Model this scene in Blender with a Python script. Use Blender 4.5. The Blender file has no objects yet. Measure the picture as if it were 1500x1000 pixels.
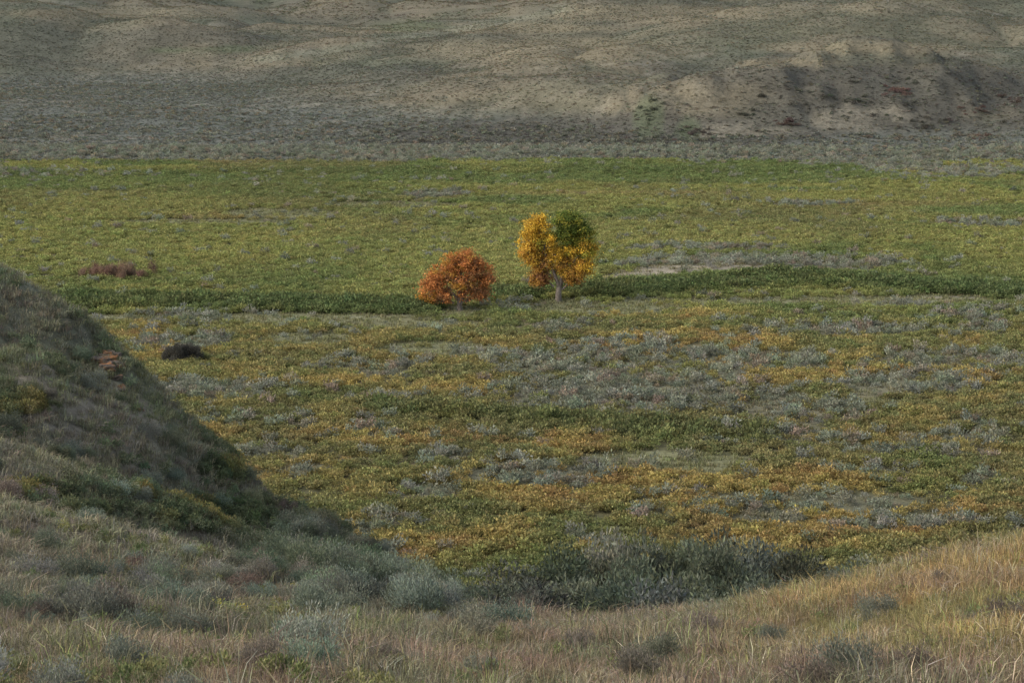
import bpy, math, random
import numpy as np
from mathutils import Vector
R = np.random.default_rng(7)
random.seed(7)
scene = bpy.context.scene
scene.view_settings.view_transform = 'Standard'
scene.view_settings.look = 'None'
scene.view_settings.exposure = 0
GAIN = 1.46; DESAT = .12

# ------------------------------------------------------------ camera geometry
CAMZ = 45.0; F = 3542.0; TH = math.atan(550.0 / F); CT, ST = math.cos(TH), math.sin(TH)
def W(px, py, d):
    X = (px - 750) / F; Y = (500 - py) / F
    t = d / (CT + Y * ST)
    return (X * t, d, CAMZ + (-ST + Y * CT) * t)
def WF(px, py):
    X = (px - 750) / F; Y = (500 - py) / F
    t = -CAMZ / (-ST + Y * CT)
    return (X * t, (CT + Y * ST) * t)
def proj(x, y, z):
    zz = z - CAMZ
    dep = np.maximum(y * CT - zz * ST, 0.1)
    return 750 + F * x / dep, 500 - F * (y * ST + zz * CT) / dep

# ------------------------------------------------------------ noise
PERM = R.permutation(1024)
GV = R.random(1024)
def _h(ix, iy):
    return GV[PERM[(PERM[ix & 1023] + iy) & 1023]]
def vn(x, y):
    x = np.asarray(x, float); y = np.asarray(y, float)
    ix = np.floor(x).astype(int); iy = np.floor(y).astype(int)
    fx = x - ix; fy = y - iy
    fx = fx * fx * fx * (fx * (fx * 6 - 15) + 10); fy = fy * fy * fy * (fy * (fy * 6 - 15) + 10)
    a = _h(ix, iy); b = _h(ix + 1, iy); c = _h(ix, iy + 1); d = _h(ix + 1, iy + 1)
    return (a + (b - a) * fx) * (1 - fy) + (c + (d - c) * fx) * fy
def fbm(x, y, s, o=4, ox=0.0):
    t = 0; a = 1; n = 0
    x = np.asarray(x) / s + ox; y = np.asarray(y) / s + ox * 1.7
    for i in range(o):
        t = t + a * vn(x * (2.03 ** i) + 17.3 * i, y * (2.03 ** i) + 5.1 * i); n += a; a *= 0.5
    return t / n
def ss(a, b, x):
    t = np.clip((x - a) / (b - a), 0, 1); return t * t * (3 - 2 * t)

# ------------------------------------------------------------ terrain
def rbf_fit(P, sc, c):
    P = np.array(P, float); A = P[:, :2] / sc
    D = np.sqrt(((A[:, None] - A[None]) ** 2).sum(-1) + c * c)
    n = len(P); M = np.zeros((n + 3, n + 3)); M[:n, :n] = D + np.eye(n) * 1e-4
    M[:n, n] = 1; M[:n, n + 1:] = A; M[n, :n] = 1; M[n + 1:, :n] = A.T
    w = np.linalg.solve(M, np.concatenate([P[:, 2], [0, 0, 0]]))
    return A, w, sc, c
def rbf_eval(S, x, y):
    A, w, sc, c = S
    x = x / sc; y = y / sc
    n = len(A); o = w[n] + w[n + 1] * x + w[n + 2] * y
    for i in range(n):
        o = o + w[i] * np.sqrt((x - A[i, 0]) ** 2 + (y - A[i, 1]) ** 2 + c * c)
    return o
N = [(0, 0, 43.0), (-20, 0, 43.3), (20, 0, 43.1), (0, -30, 45), (-30, -30, 46), (30, -30, 45), (0, 10, 40.9), (-14, 10, 41.0), (14, 10, 41.1)]
for p in [(-300, 1000, 22), (0, 1000, 22), (300, 1000, 22), (600, 1000, 22), (900, 1000, 22), (1200, 1000, 22), (1500, 1000, 22), (1800, 1000, 22),
          (0, 950, 28), (400, 950, 28), (800, 950, 29), (1200, 945, 28), (1500, 930, 28),
          (1500, 855, 35), (1500, 785, 45), (1350, 810, 44), (1200, 855, 42), (1100, 882, 40), (1000, 903, 40), (900, 912, 41), (800, 914, 42), (720, 912, 45), (1800, 740, 48),
          (1200, 905, 34), (400, 895, 38), (600, 898, 46), (650, 885, 56), (580, 862, 60), (480, 838, 60), (400, 815, 58),
          (0, 880, 36), (200, 880, 38), (0, 800, 46), (200, 820, 48), (0, 700, 57), (0, 628, 65), (120, 672, 66), (220, 722, 66), (320, 768, 66), (-300, 600, 60), (-300, 800, 40),
          (0, 560, 75), (0, 480, 80), (0, 386, 86), (60, 500, 80), (100, 432, 86), (120, 580, 76), (170, 504, 85), (200, 660, 75), (250, 590, 84), (280, 700, 76), (330, 648, 82),
          (380, 750, 76), (430, 718, 81), (530, 790, 80), (480, 790, 74), (-200, 300, 88), (-400, 200, 90), (600, 850, 76)]:
    w = W(*p)
    off = .30 if p[2] < 56 else .55
    if p[2] > 70: off = .75
    N.append((w[0], w[1], w[2] - off))
N += [(-1, 60, 26.6), (4, 60, 26.0), (9, 60, 26.9), (14, 60, 28.0), (22, 60, 29.6), (0, 75, 23.0), (5, 75, 23.0), (10, 75, 23.3), (16, 75, 23.9), (28, 75, 25.4),
      (0, 100, 14), (10, 100, 14), (25, 100, 15), (-6, 100, 14.5), (-13, 103, 16), (-22, 105, 21), (-34, 105, 31),
      (0, 130, 5), (15, 130, 5), (40, 130, 6), (-15, 130, 6), (-30, 130, 11), (-50, 130, 22), (-50, 170, 4),
      (0, 165, -3), (20, 165, -3), (45, 165, -3), (-20, 165, -3), (-40, 175, -3), (30, 50, 36), (60, 50, 38), (60, 100, 20), (-60, 60, 48), (-60, 90, 45), (-40, 0, 45), (40, 0, 44)]
SN = rbf_fit(N, 30.0, 0.12)
Fp = []
for p in [(-300, 232, 570), (0, 232, 570), (300, 238, 560), (600, 238, 560), (900, 238, 560), (1200, 238, 560), (1500, 238, 560), (1800, 238, 560),
          (0, 200, 640), (0, 150, 760), (0, 105, 930), (150, 100, 950), (300, 95, 960), (150, 18, 1060), (0, 8, 1060), (-300, -40, 1100), (-300, 110, 900), (250, 38, 1040), (290, 52, 1010), (340, 80, 975), (390, 90, 955),
          (300, 200, 650), (300, 150, 760), (450, 120, 860), (450, 80, 1040), (600, 47, 1220), (700, 33, 1400), (850, 8, 1700), (400, 20, 1500), (600, 10, 1600),
          (870, 2, 1020), (750, 27, 1000), (650, 48, 985), (550, 68, 960), (450, 95, 930), (560, 170, 700), (600, 120, 800), (700, 80, 870), (700, 180, 670), (850, 100, 790), (850, 50, 900), (850, 185, 660), (850, 222, 590),
          (1100, 50, 870), (1100, 0, 1000), (1400, -10, 1050), (1280, 64, 700), (1180, 80, 692), (1100, 106, 684), (1020, 133, 670), (940, 158, 660), (1400, 82, 705), (1490, 118, 700),
          (1280, 105, 674), (1280, 200, 630), (1180, 125, 662), (1180, 200, 627), (1080, 200, 628), (1400, 125, 672), (1400, 200, 630), (1500, 195, 625), (1280, 222, 595), (1600, 150, 700),
          (1280, 28, 880), (1500, 60, 880), (1150, 66, 820), (1800, 60, 850), (1000, 90, 790)]:
    Fp.append(W(*p))
Fp += [(0, 2400, 60), (300, 1400, 60), (-500, 2000, 60), (600, 2000, 80), (-500, 1400, 45), (800, 1200, 70), (-900, 900, 40), (105, 752, 13.5), (140, 755, 13.0), (80, 740, 11.0), (-175, 1160, 14), (-130, 1160, 13)]
SF = rbf_fit(Fp, 200.0, 0.06)
HX0, HY0 = WF(1060, 398)
def gullies(x, y):
    return np.abs(fbm(x, y * .7, 52, 2, 12) - .5) * 2, np.abs(fbm(x, y * .45, 17, 3, 19) - .5) * 2
def swale(x, y):
    return fbm(x, y * .8, 95, 2, 8)
def Z(x, y):
    x = np.asarray(x, float); y = np.asarray(y, float)
    zn = rbf_eval(SN, x, y) + (fbm(x, y, 5, 4) - .5) * 0.9 * ss(25, 60, y) + (fbm(x, y, 1.6, 3, 9) - .5) * .25
    zn = zn + (np.abs(fbm(x * 1.0, y * .5, 6, 3, 4) - .5) * 3.4 - .35) * ss(60, 75, y) * ss(0, -10, x)
    zn = 0.5 * (zn + np.sqrt(zn * zn + 2.0))
    zv = (fbm(x, y, 60, 4, 3) - .5) * 1.2
    hump = np.exp(-(((x - HX0) / 15) ** 2 + ((y - HY0) / 9) ** 2) ** 1.5) * 1.0
    zv = zv + hump
    zf = rbf_eval(SF, x, y)
    zf = 0.5 * (zf + np.sqrt(zf * zf + 1.0))
    am = ss(.8, 9, zf)
    rid, rid2 = gullies(x, y)
    blf = np.exp(-((x - 92) / 60) ** 4) * ss(760, 700, y)
    zf = zf + (rid - .2) * 7.0 * am * (1 - .5 * blf) + (rid2 - .2) * 6.5 * am * (.12 + blf) + (swale(x, y) - .5) * 12 * am * (1 - blf)
    zf = np.minimum(zf, 140)
    a = ss(150, 178, y); b = ss(545, 600, y)
    return zn * (1 - a) + zv * a * (1 - b) + zf * b

ys = [-35.0]
while ys[-1] < 5500:
    y = ys[-1]; ys.append(y + max(0.42, abs(y) * (0.0055 if y < 1300 else 0.03)))
ys = np.array(ys); NC = 430
sgrid = np.linspace(-1, 1, NC); sgrid = np.sign(sgrid) * (0.75 * np.abs(sgrid) + 0.25 * np.abs(sgrid) ** 3)
def ellip(px, py, L, nz=None, soft=.35):
    o = np.zeros_like(px)
    for (cx, cy, rx, ry) in L:
        d = np.sqrt(((px - cx) / rx) ** 2 + ((py - cy) / ry) ** 2)
        if nz is not None: d = d + nz
        o = np.maximum(o, 1 - ss(1 - soft, 1 + soft, d))
    return o
def band(px, py, pts, th, nz=0):
    X = [p[0] for p in pts]; Y = [p[1] for p in pts]
    yc = np.interp(px, X, Y)
    e = ss(X[0] - 20, X[0] + 10, px) * (1 - ss(X[-1] - 10, X[-1] + 20, px))
    return (1 - ss(th * .6, th * 1.3, np.abs(py - yc) + nz)) * e
SAGE = [(1000, 560, 215, 42), (880, 530, 125, 21), (1180, 600, 110, 17), (1330, 570, 120, 19), (1260, 490, 120, 10), (800, 482, 80, 10), (330, 570, 115, 14), (480, 540, 50, 7),
        (280, 500, 60, 10), (760, 690, 120, 21), (600, 720, 70, 12), (640, 665, 60, 8), (1270, 690, 85, 13), (1130, 640, 85, 11), (1420, 620, 90, 13), (1290, 660, 80, 9), (1400, 530, 115, 12), (1130, 755, 50, 9), (1430, 710, 35, 16),
        (1000, 362, 110, 4), (1080, 385, 210, 9), (1250, 388, 70, 6), (1470, 332, 50, 6), (1400, 328, 30, 3), (100, 256, 110, 5), (630, 286, 50, 4), (1400, 250, 180, 11), (1250, 240, 200, 6), (700, 225, 900, 10), (500, 815, 60, 24), (390, 660, 50, 12), (860, 790, 60, 8),
        (1350, 770, 100, 8), (1250, 610, 60, 9), (700, 520, 50, 5), (1090, 500, 50, 7), (560, 585, 50, 4), (450, 690, 50, 9), (370, 525, 60, 5), (1200, 300, 70, 2.5), (960, 750, 40, 7), (560, 760, 60, 9), (1300, 450, 70, 4), (1400, 470, 70, 4), (1000, 810, 100, 8)]
MEAD = [(1200, 445, 320, 10), (900, 455, 190, 12), (1450, 440, 120, 10), (420, 312, 100, 7), (300, 325, 120, 4), (560, 300, 90, 5), (980, 672, 140, 12), (330, 465, 280, 8), (640, 515, 110, 12), (1300, 590, 80, 10), (850, 505, 60, 5), (430, 500, 100, 9), (800, 418, 40, 5), (650, 478, 120, 6)]
BARE = [(1060, 398, 150, 6), (1170, 388, 70, 4), (960, 404, 80, 5), (1480, 446, 60, 4), (1400, 436, 60, 2.5)]
TRE = [WF(818, 441), WF(674, 454)]
def fields(x, y):
    px, py = proj(x, y, np.zeros_like(x))
    nz = (fbm(x, y, 14, 5, 2) - .5) * 2.0
    n2 = (fbm(x, y, 5, 3, 6) - .5) * 16
    sg = ellip(px, py, SAGE, nz)
    sg = np.maximum(sg, ss(.60, .73, fbm(x, y, 14, 3, 21)) * .6 * ss(430, 470, py))
    md = ellip(px, py, MEAD, nz)
    for (tx_, ty_) in TRE: md = np.maximum(md, 1 - ss(2.0, 4.2, np.sqrt((x - tx_) ** 2 + ((y - ty_ + 3) * .5) ** 2)))
    br = ellip(px, py, BARE, nz)
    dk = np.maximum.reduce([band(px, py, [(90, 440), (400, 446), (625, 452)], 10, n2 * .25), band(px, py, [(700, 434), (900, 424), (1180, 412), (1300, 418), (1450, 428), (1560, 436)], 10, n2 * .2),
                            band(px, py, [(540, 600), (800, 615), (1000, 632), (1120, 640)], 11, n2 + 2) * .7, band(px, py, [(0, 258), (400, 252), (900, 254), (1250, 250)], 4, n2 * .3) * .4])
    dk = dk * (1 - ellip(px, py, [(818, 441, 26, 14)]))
    trail = np.maximum(band(py, px, [(640, 1418), (665, 1432), (690, 1430), (730, 1385)], 6), 0)
    path = band(px, py, [(0, 458), (300, 462), (450, 466), (600, 462)], 2.0)
    return px, py, sg, md, br, dk, trail, path
def mixc(a, b, t):
    return a * (1 - t[:, None]) + np.array(b) * t[:, None]
def grade(c):
    l = (c @ np.array([.3, .6, .1]))[:, None]
    return np.clip((c * (1 - DESAT) + l * DESAT) * GAIN, .003, .85)

def ground_raw(x, y, z):
    n = len(x)
    px, py, sg, md, br, dk, trail, path = fields(x, y)
    c = np.tile([.066, .064, .030], (n, 1))  # dark base colour, so gaps between the shrubs look shadowed
    f1 = fbm(x, y, 9, 4, 31)
    c = mixc(c, [.095, .082, .04], ss(.45, .65, f1))
    c = mixc(c, [.108, .105, .068], sg * .8)
    c = mixc(c, [.112, .113, .055], md * .9)
    c = mixc(c, [.155, .138, .10], br)
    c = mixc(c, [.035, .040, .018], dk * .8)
    c = mixc(c, [.045, .038, .03], trail)
    c = mixc(c, [.15, .15, .09], path * .8)
    ppx, ppy = proj(x, y, z)
    g = np.tile([.100, .086, .060], (n, 1))
    g = mixc(g, [.13, .10, .046], ss(1000, 1250, ppx) * ss(980, 900, ppy))
    g = mixc(g, [.085, .088, .058], ss(62, 74, y) * ss(2, -3, x) * ss(.2, .6, f1 + .15))
    g = mixc(g, [.125, .112, .085], ss(62, 74, y) * ss(2, -3, x) * ss(.54, .63, fbm(x * 1.4, y * .6, 3, 4, 33)))
    wn = 1 - ss(120, 165, y)
    c = c * (1 - wn[:, None]) + g * wn[:, None]
    h = np.tile([.084, .078, .056], (n, 1))  # hill tones slightly greyed in the colour to suggest distance haze
    f2 = fbm(x, y, 60, 5, 41); f3 = fbm(x, y, 18, 4, 44)
    h = mixc(h, [.067, .073, .050], ss(.42, .6, f2))
    h = mixc(h, [.108, .095, .062], ss(.50, .68, f3) * .6)
    h = mixc(h, [.074, .080, .067], ss(6, 1.5, z))
    h = mixc(h, [.128, .122, .093], ss(.60, .68, fbm(x, y, 5, 3, 48)) * ss(.5, .62, fbm(x, y, 50, 3, 49)) * .8)
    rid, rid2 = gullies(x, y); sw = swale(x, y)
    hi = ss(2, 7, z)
    h = mixc(h, [.050, .055, .039], ss(.47, .33, sw) * .6 * hi)  # low swales tinted darker green, painting in the rolling relief
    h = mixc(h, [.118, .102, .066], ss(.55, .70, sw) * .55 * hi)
    h = mixc(h, [.048, .056, .036], (1 - ss(.02, .12, rid)) * .5 * ss(1.5, 5, z))  # gullies darkened to paint in relief shade, also as vegetation in the hollows
    h = mixc(h, [.044, .046, .034], (1 - ss(.02, .12, rid2)) * .55 * ss(2, 5, z) * ss(780, 700, y))  # finer gullies on the nearer slopes get the same painted relief shade
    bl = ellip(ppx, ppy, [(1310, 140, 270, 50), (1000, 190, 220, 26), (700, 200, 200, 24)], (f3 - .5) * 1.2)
    h = mixc(h, [.053, .051, .041], bl * .85)  # bluff face painted darker for its shaded form, plus dark sage cover
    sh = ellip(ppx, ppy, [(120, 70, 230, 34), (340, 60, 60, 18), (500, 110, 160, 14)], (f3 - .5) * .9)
    h = mixc(h, [.060, .061, .047], sh * .6)  # left hill and its flank painted darker to bring out relief
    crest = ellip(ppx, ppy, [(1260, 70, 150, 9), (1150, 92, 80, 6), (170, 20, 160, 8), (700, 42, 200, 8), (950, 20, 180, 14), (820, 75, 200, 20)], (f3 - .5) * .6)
    h = mixc(h, [.124, .108, .068], crest * .7)  # ridge tops painted lighter, standing in for light on the crests
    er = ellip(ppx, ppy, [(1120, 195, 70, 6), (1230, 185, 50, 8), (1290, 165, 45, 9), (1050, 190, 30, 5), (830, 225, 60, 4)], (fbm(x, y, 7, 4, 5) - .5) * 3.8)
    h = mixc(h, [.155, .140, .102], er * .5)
    pth = band(ppx, ppy, [(380, 88), (470, 76), (600, 54), (700, 38), (830, 14)], 5)
    h = mixc(h, [.12, .125, .088], pth * .6)
    gr = ellip(ppx, ppy, [(600, 38, 50, 8), (950, 170, 18, 34), (1010, 190, 16, 20), (250, 75, 60, 5), (330, 72, 50, 5)], (f3 - .5))
    h = mixc(h, [.055, .072, .036], gr * .6)
    wf = ss(545, 575, y)
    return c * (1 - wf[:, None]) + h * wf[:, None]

# ------------------------------------------------------------ material helpers
def new_mat(name):
    m = bpy.data.materials.new(name); m.use_nodes = True
    nt = m.node_tree; nt.nodes.clear()
    return m, nt, nt.nodes, nt.links
def ground_mat(name, fine, bump):
    m, nt, nd, lk = new_mat(name)
    out = nd.new('ShaderNodeOutputMaterial'); p = nd.new('ShaderNodeBsdfPrincipled'); p.inputs['Roughness'].default_value = .95
    p.inputs['Specular IOR Level'].default_value = .1
    a = nd.new('ShaderNodeAttribute'); a.attribute_name = 'col'
    tc = nd.new('ShaderNodeTexCoord')
    n1 = nd.new('ShaderNodeTexNoise'); n1.inputs['Scale'].default_value = fine; n1.inputs['Detail'].default_value = 8; n1.inputs['Roughness'].default_value = .75
    n2 = nd.new('ShaderNodeTexNoise'); n2.inputs['Scale'].default_value = fine * .12; n2.inputs['Detail'].default_value = 6
    lk.new(tc.outputs['Object'], n1.inputs['Vector']); lk.new(tc.outputs['Object'], n2.inputs['Vector'])
    r1 = nd.new('ShaderNodeMapRange'); r1.inputs[1].default_value = .3; r1.inputs[2].default_value = .7; r1.inputs[3].default_value = .5; r1.inputs[4].default_value = 1.45
    lk.new(n1.outputs['Fac'], r1.inputs[0])
    r2 = nd.new('ShaderNodeMapRange'); r2.inputs[1].default_value = .3; r2.inputs[2].default_value = .7; r2.inputs[3].default_value = .8; r2.inputs[4].default_value = 1.2
    lk.new(n2.outputs['Fac'], r2.inputs[0])
    mu = nd.new('ShaderNodeMath'); mu.operation = 'MULTIPLY'; lk.new(r1.outputs[0], mu.inputs[0]); lk.new(r2.outputs[0], mu.inputs[1])
    vm = nd.new('ShaderNodeVectorMath'); vm.operation = 'SCALE'; lk.new(a.outputs['Color'], vm.inputs[0]); lk.new(mu.outputs[0], vm.inputs['Scale'])
    lk.new(vm.outputs[0], p.inputs['Base Color'])
    b = nd.new('ShaderNodeBump'); b.inputs['Strength'].default_value = .7; b.inputs['Distance'].default_value = bump
    lk.new(n1.outputs['Fac'], b.inputs['Height']); lk.new(b.outputs[0], p.inputs['Normal'])
    lk.new(p.outputs[0], out.inputs[0])
    return m
def leaf_mat(name, inst=True, transl=.3):
    m, nt, nd, lk = new_mat(name)
    out = nd.new('ShaderNodeOutputMaterial')
    a = nd.new('ShaderNodeAttribute'); a.attribute_name = 'col'; a.attribute_type = 'INSTANCER' if inst else 'GEOMETRY'
    l = nd.new('ShaderNodeAttribute'); l.attribute_name = 'lv'
    vm = nd.new('ShaderNodeVectorMath'); vm.operation = 'MULTIPLY'
    lk.new(a.outputs['Color'], vm.inputs[0]); lk.new(l.outputs['Color'], vm.inputs[1])
    d = nd.new('ShaderNodeBsdfDiffuse')
    t = nd.new('ShaderNodeBsdfTranslucent'); mx = nd.new('ShaderNodeMixShader'); mx.inputs[0].default_value = transl
    lk.new(vm.outputs[0], d.inputs['Color']); lk.new(vm.outputs[0], t.inputs['Color'])
    lk.new(d.outputs[0], mx.inputs[1]); lk.new(t.outputs[0], mx.inputs[2]); lk.new(mx.outputs[0], out.inputs[0])
    return m
M_leaf = leaf_mat('shrub_foliage'); M_tree = leaf_mat('tree_foliage', False, .35)
M_twig, _n, nd, lk = new_mat('bark')
o = nd.new('ShaderNodeOutputMaterial'); p = nd.new('ShaderNodeBsdfPrincipled'); p.inputs['Roughness'].default_value = .9
nz = nd.new('ShaderNodeTexNoise'); nz.inputs['Scale'].default_value = 9; cr = nd.new('ShaderNodeValToRGB')
cr.color_ramp.elements[0].color = (.07, .055, .045, 1); cr.color_ramp.elements[1].color = (.24, .205, .17, 1)
lk.new(nz.outputs['Fac'], cr.inputs[0]); lk.new(cr.outputs[0], p.inputs['Base Color']); lk.new(p.outputs[0], o.inputs[0])

# ------------------------------------------------------------ ground sheets
def build_ground(name, yr, mat):
    hw = 60 + 0.5 * np.maximum(yr, 0)
    Xg = hw[:, None] * sgrid[None]; Yg = np.repeat(yr[:, None], NC, 1)
    x = Xg.ravel(); y = Yg.ravel(); z = Z(x, y)
    nr = len(yr)
    me = bpy.data.meshes.new(name)
    me.vertices.add(len(x)); me.vertices.foreach_set('co', np.stack([x, y, z], 1).ravel())
    i = np.arange(nr - 1)[:, None] * NC + np.arange(NC - 1)[None]
    q = np.stack([i, i + 1, i + 1 + NC, i + NC], -1).reshape(-1, 4)
    me.loops.add(q.size); me.loops.foreach_set('vertex_index', q.ravel().astype(np.int32))
    me.polygons.add(len(q)); me.polygons.foreach_set('loop_start', (np.arange(len(q)) * 4).astype(np.int32))
    me.update(calc_edges=True); me.shade_smooth()
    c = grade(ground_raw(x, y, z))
    at = me.attributes.new('col', 'FLOAT_COLOR', 'POINT')
    at.data.foreach_set('color', np.concatenate([c, np.ones((len(c), 1))], 1).ravel())
    me.materials.append(mat)
    ob = bpy.data.objects.new(name, me); scene.collection.objects.link(ob)
    return ob
k = int(np.searchsorted(ys, 560))
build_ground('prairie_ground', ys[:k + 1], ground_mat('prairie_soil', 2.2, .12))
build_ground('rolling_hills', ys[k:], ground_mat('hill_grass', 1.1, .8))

# ------------------------------------------------------------ leaf-mesh builders
def leaves_mesh(name, P, A, B, L, Wd, col=None, lv=None, mat=M_leaf):
    n = len(P); L = L[:, None]; Wd = Wd[:, None]
    V = np.stack([P, P + A * L * .45 + B * Wd * .5, P + A * L, P + A * L * .45 - B * Wd * .5], 1).reshape(-1, 3)
    me = bpy.data.meshes.new(name)
    me.vertices.add(n * 4); me.vertices.foreach_set('co', V.ravel())
    me.loops.add(n * 4); me.loops.foreach_set('vertex_index', np.arange(n * 4, dtype=np.int32))
    me.polygons.add(n); me.polygons.foreach_set('loop_start', (np.arange(n) * 4).astype(np.int32))
    me.update(calc_edges=True)
    if lv is None:
        v = R.uniform(.65, 1.35, n); lv = np.stack([v * R.uniform(.92, 1.08, n), v, v * R.uniform(.9, 1.1, n)], 1)
    at = me.attributes.new('lv', 'FLOAT_COLOR', 'POINT')
    at.data.foreach_set('color', np.repeat(np.concatenate([lv, np.ones((n, 1))], 1), 4, 0).ravel())
    if col is not None:
        at = me.attributes.new('col', 'FLOAT_COLOR', 'POINT')
        at.data.foreach_set('color', np.repeat(np.concatenate([col, np.ones((n, 1))], 1), 4, 0).ravel())
    me.materials.append(mat)
    return me
def unit(v): return v / np.maximum(np.linalg.norm(v, axis=-1, keepdims=True), 1e-6)
def clump(name, n, rad, hgt, ll, lw, up=.5, subs=6, spread=.5, shell=.45, lo=.25):
    th = R.uniform(0, 6.283, subs); rr = np.sqrt(R.random(subs)) * rad * .65
    C = np.stack([rr * np.cos(th), rr * np.sin(th), R.uniform(lo, .65, subs) * hgt], 1)
    k = R.integers(0, subs, n)
    d = unit(R.normal(size=(n, 3))); d[:, 2] = np.abs(d[:, 2]) * 1.1 - .25; d = unit(d)
    r = R.random(n) ** shell
    sr = R.uniform(.7, 1.15, subs)[k]
    P = C[k] + d * r[:, None] * np.array([rad * spread, rad * spread, hgt * .5]) * sr[:, None]
    P[:, 2] = np.maximum(P[:, 2], .02 * hgt)
    A = unit(d * .8 + np.array([0, 0, up]) + R.normal(size=(n, 3)) * .45)
    B = unit(np.cross(A, R.normal(size=(n, 3))))
    return leaves_mesh(name, P, A, B, ll * R.uniform(.6, 1.4, n), lw * R.uniform(.7, 1.3, n))
def bush(name, n, rad, hgt, ll, lw, subs=26):
    C = []; S = []
    for i in range(subs):
        t = R.uniform(0, 6.283); h = R.uniform(.12, .86); rr = rad * math.sqrt(max(0, 1 - h * h)) * R.uniform(.15, .85)
        C.append((rr * math.cos(t), rr * math.sin(t), h * hgt)); S.append(rad * R.uniform(.20, .40))
    C = np.array(C); S = np.array(S)
    tone = R.uniform(.7, 1.3, subs)
    k = R.choice(subs, n, p=S ** 2 / (S ** 2).sum())
    d = unit(R.normal(size=(n, 3))); r = R.random(n) ** .3
    P = C[k] + d * (r * S[k])[:, None]
    P[:, 2] = np.maximum(P[:, 2], .05)
    A = unit(d + R.normal(size=(n, 3)) * .7 + [0, 0, .2]); B = unit(np.cross(A, R.normal(size=(n, 3))))
    v = R.uniform(.6, 1.4, n) * tone[k]; lv = np.stack([v * R.uniform(.92, 1.08, n), v, v * R.uniform(.85, 1.1, n)], 1)
    return leaves_mesh(name, P, A, B, ll * R.uniform(.6, 1.4, n), lw * R.uniform(.7, 1.3, n), lv=lv)
def tuft(name, n, rad, hgt, bw, lean=.35):
    th = R.uniform(0, 6.283, n); r0 = rad * np.sqrt(R.random(n))
    P = np.stack([r0 * np.cos(th), r0 * np.sin(th), -0.02 * np.ones(n)], 1)
    th2 = th + R.normal(size=n) * .9; L = hgt * R.uniform(.35, 1.15, n); ln = lean * R.uniform(.2, 2.2, n)
    O = np.stack([np.cos(th2), np.sin(th2), np.zeros(n)], 1); U = np.array([0, 0, 1.0])
    M = P + (O * (ln * .35)[:, None] + U * .6) * L[:, None]
    T = P + (O * ln[:, None] + U * (1 - ln * .35)[:, None]) * L[:, None]
    B = unit(np.cross(O, U) + R.normal(size=(n, 3)) * .4) * bw * .5
    V = np.stack([P - B, P + B, M + B * .8, M - B * .8, T], 1).reshape(-1, 3)
    me = bpy.data.meshes.new(name)
    fs = []
    for i in range(n):
        b = i * 5; fs += [(b, b + 1, b + 2, b + 3), (b + 3, b + 2, b + 4)]
    me.from_pydata(V.tolist(), [], fs); me.update()
    v = R.uniform(.45, 1.6, n); lv = np.stack([v, v * R.uniform(.93, 1.05, n), v * R.uniform(.8, 1.15, n), np.ones(n)], 1)
    at = me.attributes.new('lv', 'FLOAT_COLOR', 'POINT'); at.data.foreach_set('color', np.repeat(lv, 5, 0).ravel())
    me.materials.append(M_leaf)
    return me
def source(name, meshes):
    c = bpy.data.collections.new(name + '_source')
    for i, me in enumerate(meshes):
        ob = bpy.data.objects.new('%s_%02d' % (name + '_part', i), me); c.objects.link(ob)
    return c, len(meshes)
S_snow = source('snowberry', [clump('snowb%d' % i, 150, .75, .62, .16, .11, .4, 7, .5) for i in range(6)])
S_sageL = source('sagebrush_small', [clump('sageL%d' % i, 190, .7, .8, .17, .08, .5, 7, .42) for i in range(6)])
S_far = source('hill_sage', [clump('sageF%d' % i, 30, .7, .7, .42, .26, .5, 4, .5) for i in range(5)])
S_sageH = source('sagebrush', [clump('sageH%d' % i, 3600, .75, .85, .065, .018, 1.0, 16, .33, .5) for i in range(6)])
S_bush = source('buffaloberry', [bush('buff%d' % i, 7500, 1.5, 2.2, .13, .05) for i in range(5)])
S_grass = source('grass_tuft', [tuft('gt%d' % i, 40, .15, .28, .007, .5) for i in range(6)] + [tuft('gh%d' % i, 14, .12, .46, .008, .35) for i in range(1)])
S_grassM = source('grass_clump', [tuft('gm%d' % i, 46, .28, .30, .018, .5) for i in range(5)])
S_grassF = source('meadow_clump', [tuft('gf%d' % i, 30, .6, .4, .07, .3) for i in range(4)])
S_forb = source('forb', [clump('fb%d' % i, 260, .22, .3, .05, .022, .8, 6, .5) for i in range(4)])

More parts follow.
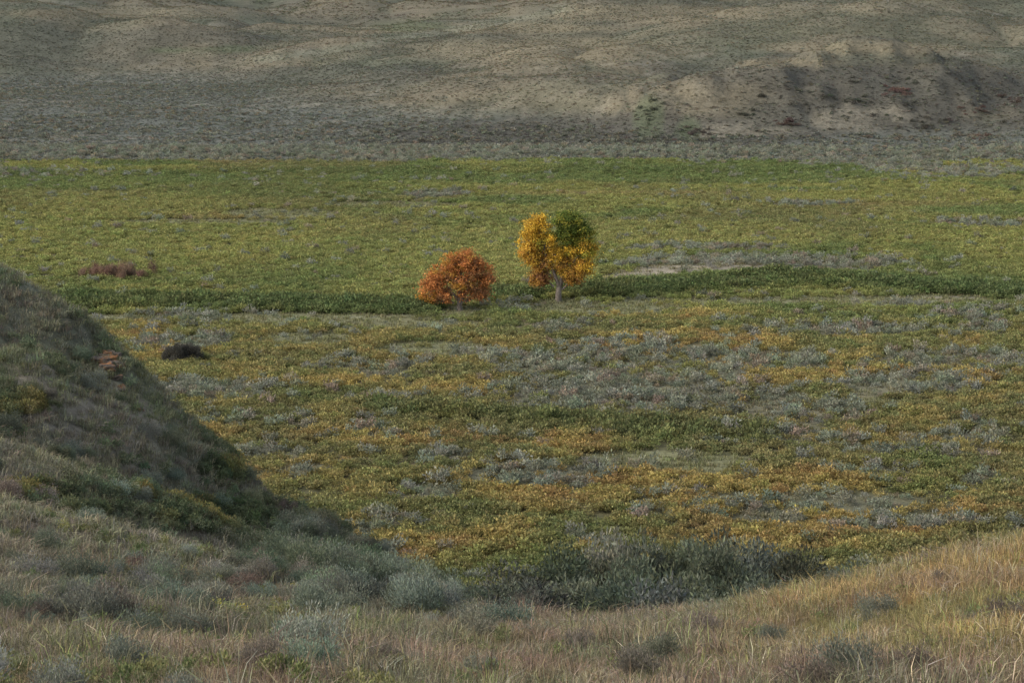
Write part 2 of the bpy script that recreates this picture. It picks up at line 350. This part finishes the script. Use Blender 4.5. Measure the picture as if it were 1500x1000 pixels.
def gn_scatter(name, src, x, y, z, scl, col, flat=1.0, tilt=.12):
    n = len(x); coll, k = src
    me = bpy.data.meshes.new(name)
    me.vertices.add(n); me.vertices.foreach_set('co', np.stack([x, y, z], 1).ravel())
    def fv(nm, arr):
        a = me.attributes.new(nm, 'FLOAT_VECTOR', 'POINT'); a.data.foreach_set('vector', np.ascontiguousarray(arr, dtype=np.float32).ravel())
    if np.ndim(scl) == 1: scl = np.stack([scl, scl, scl * flat * R.uniform(.8, 1.2, n)], 1)
    fv('scl', scl)
    fv('rot', np.stack([R.normal(size=n) * tilt, R.normal(size=n) * tilt, R.uniform(0, 6.283, n)], 1))
    a = me.attributes.new('col', 'FLOAT_COLOR', 'POINT'); a.data.foreach_set('color', np.concatenate([grade(col), np.ones((n, 1))], 1).astype(np.float32).ravel())
    a = me.attributes.new('idx', 'INT', 'POINT'); a.data.foreach_set('value', R.integers(0, k, n).astype(np.int32))
    ob = bpy.data.objects.new(name, me); scene.collection.objects.link(ob)
    g = bpy.data.node_groups.new(name + '_nodes', 'GeometryNodeTree')
    g.interface.new_socket('Geometry', in_out='INPUT', socket_type='NodeSocketGeometry')
    g.interface.new_socket('Geometry', in_out='OUTPUT', socket_type='NodeSocketGeometry')
    N_ = g.nodes; gi = N_.new('NodeGroupInput'); go = N_.new('NodeGroupOutput')
    ci = N_.new('GeometryNodeCollectionInfo'); ci.inputs['Collection'].default_value = coll
    ci.inputs['Separate Children'].default_value = True; ci.inputs['Reset Children'].default_value = True
    ip = N_.new('GeometryNodeInstanceOnPoints'); ip.inputs['Pick Instance'].default_value = True
    def na(nm, t):
        q = N_.new('GeometryNodeInputNamedAttribute'); q.data_type = t; q.inputs['Name'].default_value = nm; return q.outputs['Attribute']
    L = g.links
    L.new(gi.outputs[0], ip.inputs['Points']); L.new(ci.outputs[0], ip.inputs['Instance'])
    L.new(na('idx', 'INT'), ip.inputs['Instance Index']); L.new(na('rot', 'FLOAT_VECTOR'), ip.inputs['Rotation']); L.new(na('scl', 'FLOAT_VECTOR'), ip.inputs['Scale'])
    L.new(ip.outputs[0], go.inputs[0])
    md = ob.modifiers.new('scatter', 'NODES'); md.node_group = g
    return ob
def pts(n, y0, y1, k=.27, off=2):
    u = R.random(n); y = np.sqrt(y0 * y0 + u * (y1 * y1 - y0 * y0)); x = R.uniform(-1, 1, n) * (k * y + off)
    return x, y
def jit(c, a=.12):
    n = len(c); v = 1 + R.normal(size=(n, 1)) * a
    return c * v * (1 + R.normal(size=(n, 3)) * a * .35)

# ---- valley snowberry
x, y = pts(140000, 160, 562, .25)
px, py, sg, md, br, dk, trail, path = fields(x, y)
keep = R.random(len(x)) > np.clip(sg * .82 + md * .93 + br * 1.2 + trail * 1.3 + path * .9 - dk * .8 + .05 + .42 * ss(.55, .68, fbm(x, y * .6, 8, 3, 77)), 0, 1)
keep &= (Z(x, y) < 4)
x, y, px, py, sg, dk = [a[keep] for a in (x, y, px, py, sg, dk)]
n = len(x)
f = fbm(x, y, 22, 4, 51); f2 = fbm(x, y, 6, 3, 57); f3 = fbm(x, y, 45, 3, 61)
GREEN = np.array([.100, .126, .040]); YG = np.array([.168, .166, .045]); OL = np.array([.126, .120, .046]); GOLD = np.array([.240, .180, .050]); ORG = np.array([.20, .130, .048]); DK = np.array([.054, .076, .028])
c = np.tile(GREEN, (n, 1))
c = mixc(c, YG, ss(.42, .62, f) * .8)
c = mixc(c, OL, ss(.48, .63, f3) * .7)
low = ss(450, 500, py)
c = mixc(c, OL, low * .6)
gold = ellip(px, py, [(1150, 735, 220, 46), (1230, 785, 150, 18), (880, 725, 130, 20), (1180, 545, 160, 18), (980, 465, 120, 9), (220, 500, 40, 40), (640, 800, 130, 28), (250, 640, 90, 20), (560, 640, 130, 12), (900, 700, 200, 14), (480, 790, 60, 30), (1400, 740, 90, 14), (1020, 510, 130, 12), (1450, 560, 60, 12), (330, 700, 90, 30), (500, 560, 90, 10), (700, 570, 90, 10), (820, 650, 100, 10)], (f - .5) * 1.8)
c = mixc(c, GOLD, np.clip(gold * ss(.33, .52, f2 + .1), 0, 1) * .75)
c = mixc(c, GOLD, low * ss(.53, .66, f2) * .42)
c = mixc(c, ORG, (gold * .5 + low * .12) * ss(.54, .68, fbm(x, y, 4, 3, 88)))
yel = ellip(px, py, [(200, 350, 330, 55), (700, 380, 180, 40), (900, 345, 300, 20), (620, 430, 130, 16)], (f - .5) * 1.5)
c = mixc(c, YG * 1.12, yel * .6)
redd = ellip(px, py, [(330, 320, 90, 6), (900, 285, 200, 4), (600, 290, 80, 4), (1250, 300, 200, 5), (340, 236, 60, 5), (200, 233, 60, 4)], (f - .5) * 2)
c = mixc(c, [.17, .14, .055], redd * .6)
greenb = ellip(px, py, [(300, 265, 400, 14), (1000, 250, 260, 9), (750, 830, 130, 30), (1350, 400, 200, 12), (1350, 700, 60, 40), (450, 280, 200, 14), (950, 650, 60, 15)], (f - .5))
c = mixc(c, GREEN * .95, greenb * .6)
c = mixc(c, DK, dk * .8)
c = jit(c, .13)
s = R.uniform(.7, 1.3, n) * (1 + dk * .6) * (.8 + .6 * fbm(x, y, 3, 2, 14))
gn_scatter('snowberry_shrubs', S_snow, x, y, Z(x, y) - .05, s, c, .9)
# ---- valley sagebrush
x, y = pts(75000, 160, 600, .25)
px, py, sg, md, br, dk, trail, path = fields(x, y)
keep = (R.random(len(x)) < np.clip(sg * .60 + .03 + br * .02, 0, 1) * (1 - trail) * (1 - dk)) & (Z(x, y) < 6)
x, y = x[keep], y[keep]; n = len(x)
c = np.tile([.160, .168, .128], (n, 1)); c = mixc(c, [.110, .122, .080], R.random(n) * .9); c = mixc(c, [.16, .135, .095], (R.random(n) < .12) * 1.0)
gn_scatter('valley_sagebrush', S_sageL, x, y, Z(x, y) - .05, .5 + 1.25 * R.random(n) ** 1.5, jit(c, .12), .95)
# ---- valley meadow grass
x, y = pts(70000, 155, 560, .25)
px, py, sg, md, br, dk, trail, path = fields(x, y)
keep = (R.random(len(x)) < np.clip(md + sg * .6 + .14 + br * .3, 0, 1) * (1 - trail))
x, y, md = x[keep], y[keep], md[keep]; n = len(x)
c = np.tile([.135, .128, .074], (n, 1)); c = mixc(c, [.126, .130, .060], md * .9)
gn_scatter('meadow_grass', S_grassF, x, y, Z(x, y), R.uniform(.6, 1.2, n), jit(c, .12))
# ---- far hill sage
x, y = pts(230000, 556, 1350, .25)
z = Z(x, y); px, py = proj(x, y, z)
f = fbm(x, y, 35, 4, 71); f2 = fbm(x, y, 9, 3, 74)
lowf = ss(4, 1, z)
rid, rid2 = gullies(x, y)
bl = ellip(px, py, [(1280, 150, 260, 55), (1000, 190, 220, 30)])
dens = .10 + .34 * ss(.46, .66, f) * ss(.4, .6, f2) + lowf * .4 * ss(.38, .55, f2) + bl * .2 + ss(600, 565, y) * .7 + (1 - ss(.02, .12, rid)) * .25
keep = (R.random(len(x)) < dens) & (py > -30)
x, y, z, px, py, lowf, bl = [a[keep] for a in (x, y, z, px, py, lowf, bl)]; n = len(x)
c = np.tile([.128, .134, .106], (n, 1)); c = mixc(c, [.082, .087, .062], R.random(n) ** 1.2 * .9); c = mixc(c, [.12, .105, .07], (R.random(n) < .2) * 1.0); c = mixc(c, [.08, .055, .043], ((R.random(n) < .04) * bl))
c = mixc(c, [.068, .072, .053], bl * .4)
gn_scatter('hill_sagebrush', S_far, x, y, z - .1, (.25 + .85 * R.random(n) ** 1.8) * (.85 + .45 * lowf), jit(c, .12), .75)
# ---- hill bunchgrass: upright tufts taking the colour of the slope they grow on
x, y = pts(130000, 575, 1250, .24)
x2, y2 = pts(60000, 1250, 2100, .23)
x = np.concatenate([x, x2]); y = np.concatenate([y, y2])
z = Z(x, y); px, py = proj(x, y, z); keep = (py > -15) & (py < 245)
x, y, z = x[keep], y[keep], z[keep]; n = len(x)
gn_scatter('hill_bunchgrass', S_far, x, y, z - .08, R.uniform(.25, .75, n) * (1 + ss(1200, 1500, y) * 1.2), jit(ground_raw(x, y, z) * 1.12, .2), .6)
# ---- bluff shrubs
P = []
for (cx, cy, sx, sy, m, colr) in [(1318, 137, 16, 6, 18, (.095, .060, .05)), (1155, 184, 12, 5, 12, (.075, .053, .045)), (1025, 198, 12, 4, 9, (.06, .052, .042)), (1430, 165, 14, 4, 10, (.08, .058, .046)), (1435, 202, 12, 4, 9, (.10, .068, .05)),
                             (1250, 150, 16, 6, 12, (.048, .05, .038)), (1360, 190, 20, 6, 12, (.055, .055, .042)), (950, 165, 10, 14, 14, (.052, .060, .042)), (1480, 150, 12, 6, 12, (.07, .055, .045)), (1090, 170, 12, 6, 8, (.05, .054, .04)), (1340, 120, 60, 6, 14, (.05, .052, .04)), (1180, 150, 50, 14, 16, (.05, .052, .04)), (1300, 175, 80, 12, 20, (.055, .055, .042)), (800, 200, 120, 12, 24, (.055, .058, .044)), (620, 205, 120, 10, 20, (.055, .058, .044))]:
    for i in range(m):
        P.append((cx + random.gauss(0, sx * .8), cy + random.gauss(0, sy * .7)) + colr)
P = np.array(P)
dd = np.linspace(570, 760, 96)
X = []; Y = []; C = []
for q in P:
    w = [W(q[0], q[1], d) for d in dd]
    xs = np.array([a[0] for a in w]); zs = np.array([a[2] for a in w])
    hit = np.where(Z(xs, dd) > zs)[0]
    if len(hit): X.append(xs[hit[0]]); Y.append(dd[hit[0]]); C.append(q[2:])
X = np.array(X); Y = np.array(Y); C = np.array(C)
gn_scatter('bluff_shrubs', S_snow, X, Y, Z(X, Y) - .1, R.uniform(.7, 1.7, len(X)), jit(C, .15))

# ---- foreground: grasses
x, y = pts(28000, 13, 50, .27, 1)
z = Z(x, y); px, py = proj(x, y, z)
n = len(x); f = fbm(x, y, 3, 4, 91); f2 = fbm(x, y, 1.2, 3, 95)
c = np.tile([.178, .136, .095], (n, 1))
c = mixc(c, [.116, .120, .068], ss(.42, .58, f) * .85)
c = mixc(c, [.255, .185, .070], ss(980, 1250, px) * ss(1010, 930, py) * .8)
c = mixc(c, [.14, .145, .060], ss(950, 1200, px) * ss(.52, .62, fbm(x, y, 2.2, 3, 92)) * .65)
c = mixc(c, [.120, .119, .086], ss(760, 450, px) * ss(975, 910, py) * .7)
c = mixc(c, [.15, .17, .055], (R.random(n) < .22) * ss(.45, .6, f2) * .8)
c = mixc(c, [.24, .21, .15], (R.random(n) < .12) * 1.0)
c = mixc(c, [.155, .098, .068], ss(.55, .68, fbm(x, y, 1.7, 3, 99)) * .5)
s = R.uniform(.4, 1.4, n) * (.3 + 1.35 * fbm(x, y, 1.8, 3, 98))
gn_scatter('prairie_grass', S_grass, x, y, z, s, jit(c, .18))
x, y = pts(46000, 42, 112, .27, 1)
z = Z(x, y); px, py = proj(x, y, z); n = len(x)
f = fbm(x, y, 4, 4, 101)
c = np.tile([.148, .144, .094], (n, 1))
c = mixc(c, [.112, .130, .070], ss(.40, .58, f) * ss(60, 72, y) * .8)
c = mixc(c, [.23, .17, .07], ss(1050, 1300, px) * .8)
c = mixc(c, [.175, .16, .12], ss(.48, .66, fbm(x, y, 2, 3, 104)) * .65)
gn_scatter('hillside_grass', S_grassM, x, y, z, R.uniform(.4, 1.15, n), jit(c, .17))
# ---- foreground sagebrush
x, y = pts(8000, 20, 84, .25, 1)
z = Z(x, y); px, py = proj(x, y, z)
nzz = (fbm(x, y, 3, 3, 111) - .5)
big = ellip(px, py, [(620, 880, 110, 30), (480, 850, 90, 24), (430, 800, 50, 14)], nzz)
d = ellip(px, py, [(470, 855, 190, 36), (640, 882, 100, 30), (250, 885, 110, 24), (90, 905, 120, 22), (150, 860, 120, 14), (230, 935, 70, 12), (430, 800, 50, 16)], nzz * 1.3)
d = np.maximum(d * .5, np.where(px > 800, .004, .03))
d = np.where((y > 64) & (x < 0) & (py < 760), .06, d)
keep = (R.random(len(x)) < d * ss(18, 40, y)) & ~((px > 800) & (y < 45))
x, y, z, px, py, big = [a[keep] for a in (x, y, z, px, py, big)]; n = len(x)
c = np.tile([.140, .156, .122], (n, 1)); c = mixc(c, [.085, .104, .066], R.random(n)); c = mixc(c, [.115, .10, .075], (R.random(n) < .12) * 1.0)
gn_scatter('sagebrush_bushes', S_sageH, x, y, z - .08, (.28 + .60 * R.random(n) ** 1.3) * (1 + .45 * big), jit(c, .2), 1.0)
# ---- dry low shrubs and small sage at the very front
L = [(940, 985, 26), (960, 960, 28), (1190, 1000, 23), (1240, 990, 24), (1430, 905, 33), (1480, 910, 32), (1060, 925, 36), (1030, 935, 35), (90, 1000, 23), (270, 1000, 22), (600, 925, 40), (700, 980, 26), (380, 985, 27), (1050, 950, 30), (560, 970, 28), (1230, 868, 41), (1380, 858, 38), (850, 945, 32), (1330, 975, 25), (1290, 900, 35), (60, 960, 27), (180, 970, 27), (480, 945, 32), (780, 935, 36), (1130, 930, 33)]
X = np.array([W(*l)[0] for l in L]); Y = np.array([W(*l)[1] for l in L])
cc = np.tile([.125, .106, .086], (len(L), 1)); cc = mixc(cc, [.115, .125, .095], (R.random(len(L)) < .5) * 1.0)
gn_scatter('dry_shrubs', S_sageH, X, Y, Z(X, Y) - .02, R.uniform(.35, .62, len(L)), jit(cc, .1))
# ---- forbs and creeping juniper on the slope
x, y = pts(9000, 20, 60, .27, 1); z = Z(x, y); px, py = proj(x, y, z)
f = fbm(x, y, 2.5, 3, 121)
keep = R.random(len(x)) < (.04 + .4 * ss(.52, .65, f) * ss(900, 500, px))
x, y, z, px, py = [a[keep] for a in (x, y, z, px, py)]; n = len(x)
c = np.tile([.09, .112, .046], (n, 1)); c = mixc(c, [.15, .155, .055], R.random(n))
yl = ellip(px, py, [(410, 872, 26, 10), (340, 900, 20, 8), (100, 868, 20, 6)]); c = mixc(c, [.42, .36, .03], yl)
gn_scatter('prairie_forbs', S_forb, x, y, z, R.uniform(.4, 1.0, n), jit(c, .15))
x, y = pts(26000, 58, 90, .27, 1); x = -np.abs(x); z = Z(x, y); px, py = proj(x, y, z)
nn = (fbm(x, y, 3, 4, 131) - .5) * 2
jn = ellip(px, py, [(330, 757, 85, 20), (225, 728, 35, 8), (330, 690, 34, 26), (480, 775, 40, 10), (60, 730, 60, 12), (20, 600, 35, 14), (130, 755, 60, 8)], nn * .9)
dkf = ss(.53, .66, fbm(x, y, 2.5, 4, 137)) * .15
keep = R.random(len(x)) < np.maximum(jn * .75, dkf)
x, y, z, px, py, jn = [a[keep] for a in (x, y, z, px, py, jn)]; n = len(x)
c = np.tile([.072, .090, .044], (n, 1)); c = mixc(c, [.150, .130, .040], ss(.42, .56, fbm(x, y, 1.8, 3, 139)) * jn * .9); c = mixc(c, [.095, .112, .062], (1 - jn) * .8)
gn_scatter('creeping_juniper', S_forb, x, y, z, R.uniform(.7, 1.6, n), jit(c, .18))
# ---- buffaloberry thicket in the gully
L = [(775, 828, 74), (830, 832, 73), (885, 782, 78), (925, 822, 72), (965, 800, 77), (1010, 792, 79), (1050, 804, 75), (1090, 798, 78), (1130, 808, 76), (1165, 818, 73), (1000, 836, 70), (860, 846, 70), (940, 846, 69), (800, 850, 70), (1200, 828, 74),
     (690, 855, 66), (650, 843, 64), (735, 856, 68), (1075, 838, 69), (1120, 842, 68), (900, 808, 75), (1035, 784, 80), (1240, 840, 72), (850, 804, 77), (610, 838, 64), (1150, 850, 66), (970, 858, 66), (1040, 860, 66), (890, 862, 66), (760, 870, 64)]
X = []; Y = []; S = []
for (a, b, d) in L:
    w = W(a, b, d); X.append(w[0]); Y.append(w[1]); zg = float(Z(w[0], w[1])); S.append(np.clip((w[2] - zg) / 2.15, .45, 2.2))
X = np.array(X); Y = np.array(Y); S = np.array(S)
wd = np.clip(S, .5, 1.3) * R.uniform(.75, 1.05, len(S))
cc = np.tile([.068, .080, .055], (len(L), 1)); cc = mixc(cc, [.100, .114, .084], (R.random(len(L)) < .35) * 1.0)
gn_scatter('buffaloberry_thicket', S_bush, X, Y, Z(X, Y) - .1, np.stack([wd, wd, S], 1), jit(cc, .18), tilt=.03)
# ---- lone dark bush and red willow clump in the valley
xb, yb = WF(268, 530)
X = np.array([xb - 1.8, xb + .3, xb + 1.8, xb - .7, xb + 1.0]); Y = np.array([yb, yb + .5, yb - .3, yb - .6, yb - .4])
gn_scatter('dark_shrub', S_bush, X, Y, Z(X, Y) - .1, np.array([[.7, .7, .9], [.8, .8, 1.1], [.65, .65, .95], [.8, .8, 1.05], [.7, .7, 1.0]]), np.tile([.060, .058, .050], (5, 1)))
X = []; Y = []
for i in range(60):
    a, b = WF(random.gauss(167, 24), random.gauss(407, 2.2)); X.append(a); Y.append(b)
X = np.array(X); Y = np.array(Y)
gn_scatter('red_willow_thicket', source('willow', [clump('wil%d' % i, 420, .8, 2.0, .30, .045, 1.6, 7, .5) for i in range(3)]), X, Y, Z(X, Y), R.uniform(.5, 1.1, len(X)), jit(np.tile([.14, .09, .06], (len(X), 1)), .16))

# ------------------------------------------------------------ trees
def tube(V, Fc, a, b, ra, rb, seg=7, steps=4, wob=.0):
    a = np.array(a, float); b = np.array(b, float); d = b - a; L = np.linalg.norm(d); d /= L
    s = np.cross(d, [0.3, 1, .2]); s /= np.linalg.norm(s); t = np.cross(d, s)
    base = len(V)
    mid = R.normal(size=3) * wob * L
    for i in range(steps + 1):
        u = i / steps; c = a + (b - a) * u + mid * math.sin(math.pi * u); r = ra + (rb - ra) * u
        for j in range(seg):
            an = 6.2832 * j / seg; V.append(tuple(c + (s * math.cos(an) + t * math.sin(an)) * r))
    for i in range(steps):
        for j in range(seg):
            p = base + i * seg + j; q = base + i * seg + (j + 1) % seg
            Fc.append((p, q, q + seg, p + seg))
def tree(name, loc, lobes, trunks, nleaf, leaf=.21, dens=.55, scale=1.0):
    V = []; Fc = []
    root = bpy.data.objects.new(name, None); scene.collection.objects.link(root); root.location = loc; root.scale = (scale,) * 3
    for (a, b, ra, rb) in trunks: tube(V, Fc, a, b, ra, rb, 9, 5, .05)
    Ps = []; Cs = []
    for (c, r, cols, parent, wt) in lobes:
        c = np.array(c, float); r = np.array(r, float)
        tube(V, Fc, parent, c, .15, .07, 6, 5, .07)
        vol = (r.prod()) ** (1 / 3)
        nc = int(26 * vol ** 1.7 * dens * wt) + 5
        for i in range(nc):
            d = R.normal(size=3); d /= np.linalg.norm(d); q = c + d * r * R.uniform(.4, 1.14)
            if q[2] < .5: continue
            tube(V, Fc, c + (q - c) * .05, q, .045, .012, 4, 3, .09)
            m = int(nleaf * R.uniform(.4, 1.35)); sg = R.uniform(.20, .46)
            pp = q + R.normal(size=(m, 3)) * sg * np.array([1, 1, .7])
            col = np.array(cols[R.integers(0, len(cols))]) * R.uniform(.66, 1.25)
            Ps.append(pp); Cs.append(np.tile(col, (m, 1)) * (1 + R.normal(size=(m, 1)) * .16))
    P = np.concatenate(Ps); C = np.clip(np.concatenate(Cs), .004, .9)
    ok = P[:, 2] > .35; P = P[ok]; C = C[ok]; n = len(P)
    A = unit(R.normal(size=(n, 3)) + [0, 0, -.2]); B = unit(np.cross(A, R.normal(size=(n, 3))))
    me = leaves_mesh(name + '_leaves', P, A, B, leaf * R.uniform(.7, 1.4, n), leaf * .8 * R.uniform(.7, 1.3, n), C, mat=M_tree)
    ob = bpy.data.objects.new('leaves', me); scene.collection.objects.link(ob); ob.parent = root
    mw = bpy.data.meshes.new(name + '_wood'); mw.from_pydata(V, [], Fc); mw.update(); mw.shade_smooth(); mw.materials.append(M_twig)
    ow = bpy.data.objects.new('trunk_and_limbs', mw); scene.collection.objects.link(ow); ow.parent = root
YE = (.60, .40, .06); YG2 = (.34, .32, .06); GR = (.120, .160, .040); OR = (.47, .27, .065); OR2 = (.47, .205, .075); BR = (.29, .15, .072); GD = (.51, .33, .06)
tx, ty = TRE[0]
tree('cottonwood_tree', (tx, ty, float(Z(tx, ty)) - .1), [
    ((-2.8, 0, 10.5), (1.6, 1.6, 1.4), [YE, YE, GD], (-1.6, 0, 6.5), 1), ((-3.8, .3, 8.7), (1.5, 1.5, 1.3), [YE, GD], (-1.6, 0, 6), 1), ((-1.9, -.3, 8.2), (1.4, 1.4, 1.4), [GD, YE, YG2], (-1.4, 0, 5.5), 1),
    ((-3.9, 0, 6.6), (1.4, 1.5, 1.4), [GD, OR], (-1.4, 0, 4.5), 1), ((-2.4, .2, 5.5), (1.6, 1.4, 1.3), [OR, GD, BR], (-1, 0, 3.5), .9), ((-2.5, 0, 3.6), (1.6, 1.3, 1.1), [BR, OR], (-.6, 0, 2.2), .75),
    ((1.5, 0, 11.1), (2.1, 1.9, 1.3), [GR, GR, GR, YG2], (1.2, 0, 7), 1.1), ((2.9, .3, 9.5), (1.9, 1.7, 1.5), [GR, GR, YG2], (1.5, 0, 6.2), 1.1), ((1.1, -.2, 9.1), (1.3, 1.3, 1.4), [GR, GR, YG2], (1, 0, 5.5), 1),
    ((3.5, 0, 7.3), (1.6, 1.5, 1.4), [YG2, YE, GR, GD], (1.4, 0, 4.6), 1), ((1.7, .3, 6.9), (1.6, 1.4, 1.5), [YE, YG2, GD], (.8, 0, 3.6), 1), ((3.2, 0, 5.0), (1.5, 1.3, 1.3), [GD, YE, OR], (.8, 0, 2.8), 1), ((.7, 0, 4.8), (1.4, 1.2, 1.2), [GD, OR], (.2, 0, 2), .75), ((-.4, -.4, 6.6), (1.0, 1., 1.1), [YE, GD], (-.6, 0, 4), .7), ((2.0, 0, 3.4), (1.5, 1.2, .9), [OR, BR], (.5, 0, 1.8), .6)],
    [((0, 0, 0), (.1, 0, 2.2), .46, .36), ((.1, 0, 2.1), (-1.5, 0, 5.8), .29, .16), ((.1, 0, 2.1), (1.1, 0, 6.0), .32, .17), ((1.1, 0, 5.9), (1.4, 0, 9.6), .16, .06), ((-1.5, 0, 5.7), (-2.5, 0, 9.4), .15, .05)], 76, .20, 1.0, 1.0)
tx, ty = TRE[1]
tree('orange_cottonwood_tree', (tx, ty, float(Z(tx, ty)) - .1), [
    ((.2, 0, 6.5), (1.9, 1.9, 1.2), [OR2, OR2, OR], (0, 0, 3.5), 1.1), ((-1.6, .2, 5.4), (1.6, 1.7, 1.3), [OR2, OR], (-.7, 0, 2.8), 1), ((2.1, 0, 5.5), (1.6, 1.6, 1.2), [OR2, BR], (.8, 0, 3), 1),
    ((-3.1, 0, 3.7), (1.5, 1.6, 1.3), [OR2, OR2], (-1, 0, 2), 1), ((-4.0, 0, 2.2), (1.2, 1.3, .9), [OR2, OR], (-1.6, 0, 1.2), .8), ((-2.2, -.3, 2.0), (1.3, 1.3, .9), [OR2, BR], (-.8, 0, 1), .9), ((3.4, 0, 4.3), (1.2, 1.3, 1.0), [OR2, BR], (1.4, 0, 2.3), .9),
    ((0, -.4, 4.0), (2.0, 1.6, 1.4), [OR2, BR, OR], (0, 0, 2), 1), ((2.1, 0, 2.9), (1.4, 1.4, 1.0), [BR, OR2], (.6, 0, 1.2), .7), ((.6, 0, 2.1), (1.2, 1.2, .6), [BR, BR, OR2], (.1, 0, .9), .3), ((2.6, 0, 2.0), (.9, 1, .6), [BR, OR2], (.6, 0, 1.2), .4)],
    [((0, 0, 0), (0, 0, 2.4), .36, .26), ((0, 0, 1), (-1.6, 0, 3.2), .18, .09), ((0, 0, 1.2), (1.5, 0, 3.4), .18, .09), ((0, 0, 2.3), (.2, 0, 5), .2, .07)], 76, .19, .72, 1.05)

# ------------------------------------------------------------ rock outcrop
m, nt, nd, lk = new_mat('lichen_rock')
o = nd.new('ShaderNodeOutputMaterial'); p = nd.new('ShaderNodeBsdfPrincipled'); p.inputs['Roughness'].default_value = .9
tc = nd.new('ShaderNodeTexCoord'); nz = nd.new('ShaderNodeTexNoise'); nz.inputs['Scale'].default_value = 2.4; nz.inputs['Detail'].default_value = 8
n2 = nd.new('ShaderNodeTexNoise'); n2.inputs['Scale'].default_value = 7; n2.inputs['Detail'].default_value = 8
lk.new(tc.outputs['Object'], nz.inputs[0]); lk.new(tc.outputs['Object'], n2.inputs[0])
cr = nd.new('ShaderNodeValToRGB'); cr.color_ramp.elements[0].color = (.035, .028, .022, 1); cr.color_ramp.elements[1].color = (.13, .10, .072, 1); cr.color_ramp.elements[0].position = .38; cr.color_ramp.elements[1].position = .65
lk.new(n2.outputs['Fac'], cr.inputs[0])
c2 = nd.new('ShaderNodeValToRGB'); c2.color_ramp.elements[0].position = .50; c2.color_ramp.elements[1].position = .62
lk.new(nz.outputs['Fac'], c2.inputs[0]); mx = nd.new('ShaderNodeMixRGB'); mx.inputs[2].default_value = (.24, .105, .035, 1)
lk.new(c2.outputs[0], mx.inputs[0]); lk.new(cr.outputs[0], mx.inputs[1]); lk.new(mx.outputs[0], p.inputs['Base Color'])
bp = nd.new('ShaderNodeBump'); bp.inputs['Distance'].default_value = .1; lk.new(n2.outputs['Fac'], bp.inputs['Height']); lk.new(bp.outputs[0], p.inputs['Normal']); lk.new(p.outputs[0], o.inputs[0])
import bmesh
from mathutils import noise as mn, Matrix
bm = bmesh.new()
def onslope(px_, py_):
    for d in np.arange(60, 95, .2):
        w = W(px_, py_, d)
        if float(Z(w[0], w[1])) > w[2]: return w
    return None
o0 = onslope(156, 556)
for (ax, ay, n_) in [(162, 526, 7), (168, 542, 8), (166, 558, 8), (152, 546, 6), (150, 530, 5), (170, 572, 4), (138, 536, 3), (120, 528, 1), (205, 604, 1)]:
    h = onslope(ax, ay)
    if h is None: continue
    for j in range(n_):
        pos = Vector((h[0] - o0[0] + random.uniform(-.2, .2), h[1] - o0[1] + random.uniform(0, .4), h[2] - o0[2] + random.uniform(-.25, .2)))
        g = bmesh.ops.create_icosphere(bm, subdivisions=2, radius=.5)
        s_ = Vector((random.uniform(.3, .65), random.uniform(.4, .8), random.uniform(.14, .26)))
        Rm = Matrix.Rotation(random.uniform(0, 6.28), 3, 'Z') @ Matrix.Rotation(random.gauss(0, .2), 3, 'X')
        for v in g['verts']:
            c_ = Vector([max(-.42, min(.42, q * 1.25)) for q in v.co])
            v.co = Rm @ Vector((c_.x * s_.x, c_.y * s_.y, c_.z * s_.z)) + pos
for v in bm.verts:
    v.co += mn.noise_vector(v.co * 2.4) * .07 + mn.noise_vector(v.co * 6) * .04
me = bpy.data.meshes.new('rock_outcrop'); bm.to_mesh(me); bm.free(); me.materials.append(m)
ob = bpy.data.objects.new('rock_outcrop', me); ob.location = o0; scene.collection.objects.link(ob)

# ------------------------------------------------------------ light
SE, SR = math.radians(30), math.radians(-110)
w = bpy.data.worlds.new('World'); scene.world = w; w.use_nodes = True
nt = w.node_tree; nt.nodes.clear()
o = nt.nodes.new('ShaderNodeOutputWorld'); b = nt.nodes.new('ShaderNodeBackground'); s = nt.nodes.new('ShaderNodeTexSky')
s.sky_type = 'NISHITA'; s.sun_disc = False; s.sun_elevation = SE; s.sun_rotation = SR; s.dust_density = 3.0
hs = nt.nodes.new('ShaderNodeHueSaturation'); hs.inputs['Saturation'].default_value = .5
b.inputs[1].default_value = .29
nt.links.new(s.outputs[0], hs.inputs['Color']); nt.links.new(hs.outputs[0], b.inputs[0]); nt.links.new(b.outputs[0], o.inputs[0])
sd = Vector((math.sin(SR) * math.cos(SE), math.cos(SR) * math.cos(SE), math.sin(SE)))
L = bpy.data.lights.new('sun', 'SUN'); L.energy = 2.0; L.angle = math.radians(30); L.color = (1, .87, .70)
lo = bpy.data.objects.new('sun', L); scene.collection.objects.link(lo); lo.rotation_euler = (-sd).to_track_quat('-Z', 'Y').to_euler(); lo.location = (-60, -20, 120)

cam = bpy.data.cameras.new('camera'); cam.lens = 85; cam.sensor_width = 36; cam.clip_end = 9000; cam.clip_start = .5
co = bpy.data.objects.new('camera', cam); scene.collection.objects.link(co)
co.location = (0, 0, CAMZ); co.rotation_euler = (math.radians(90) - TH, 0, 0)
scene.camera = co
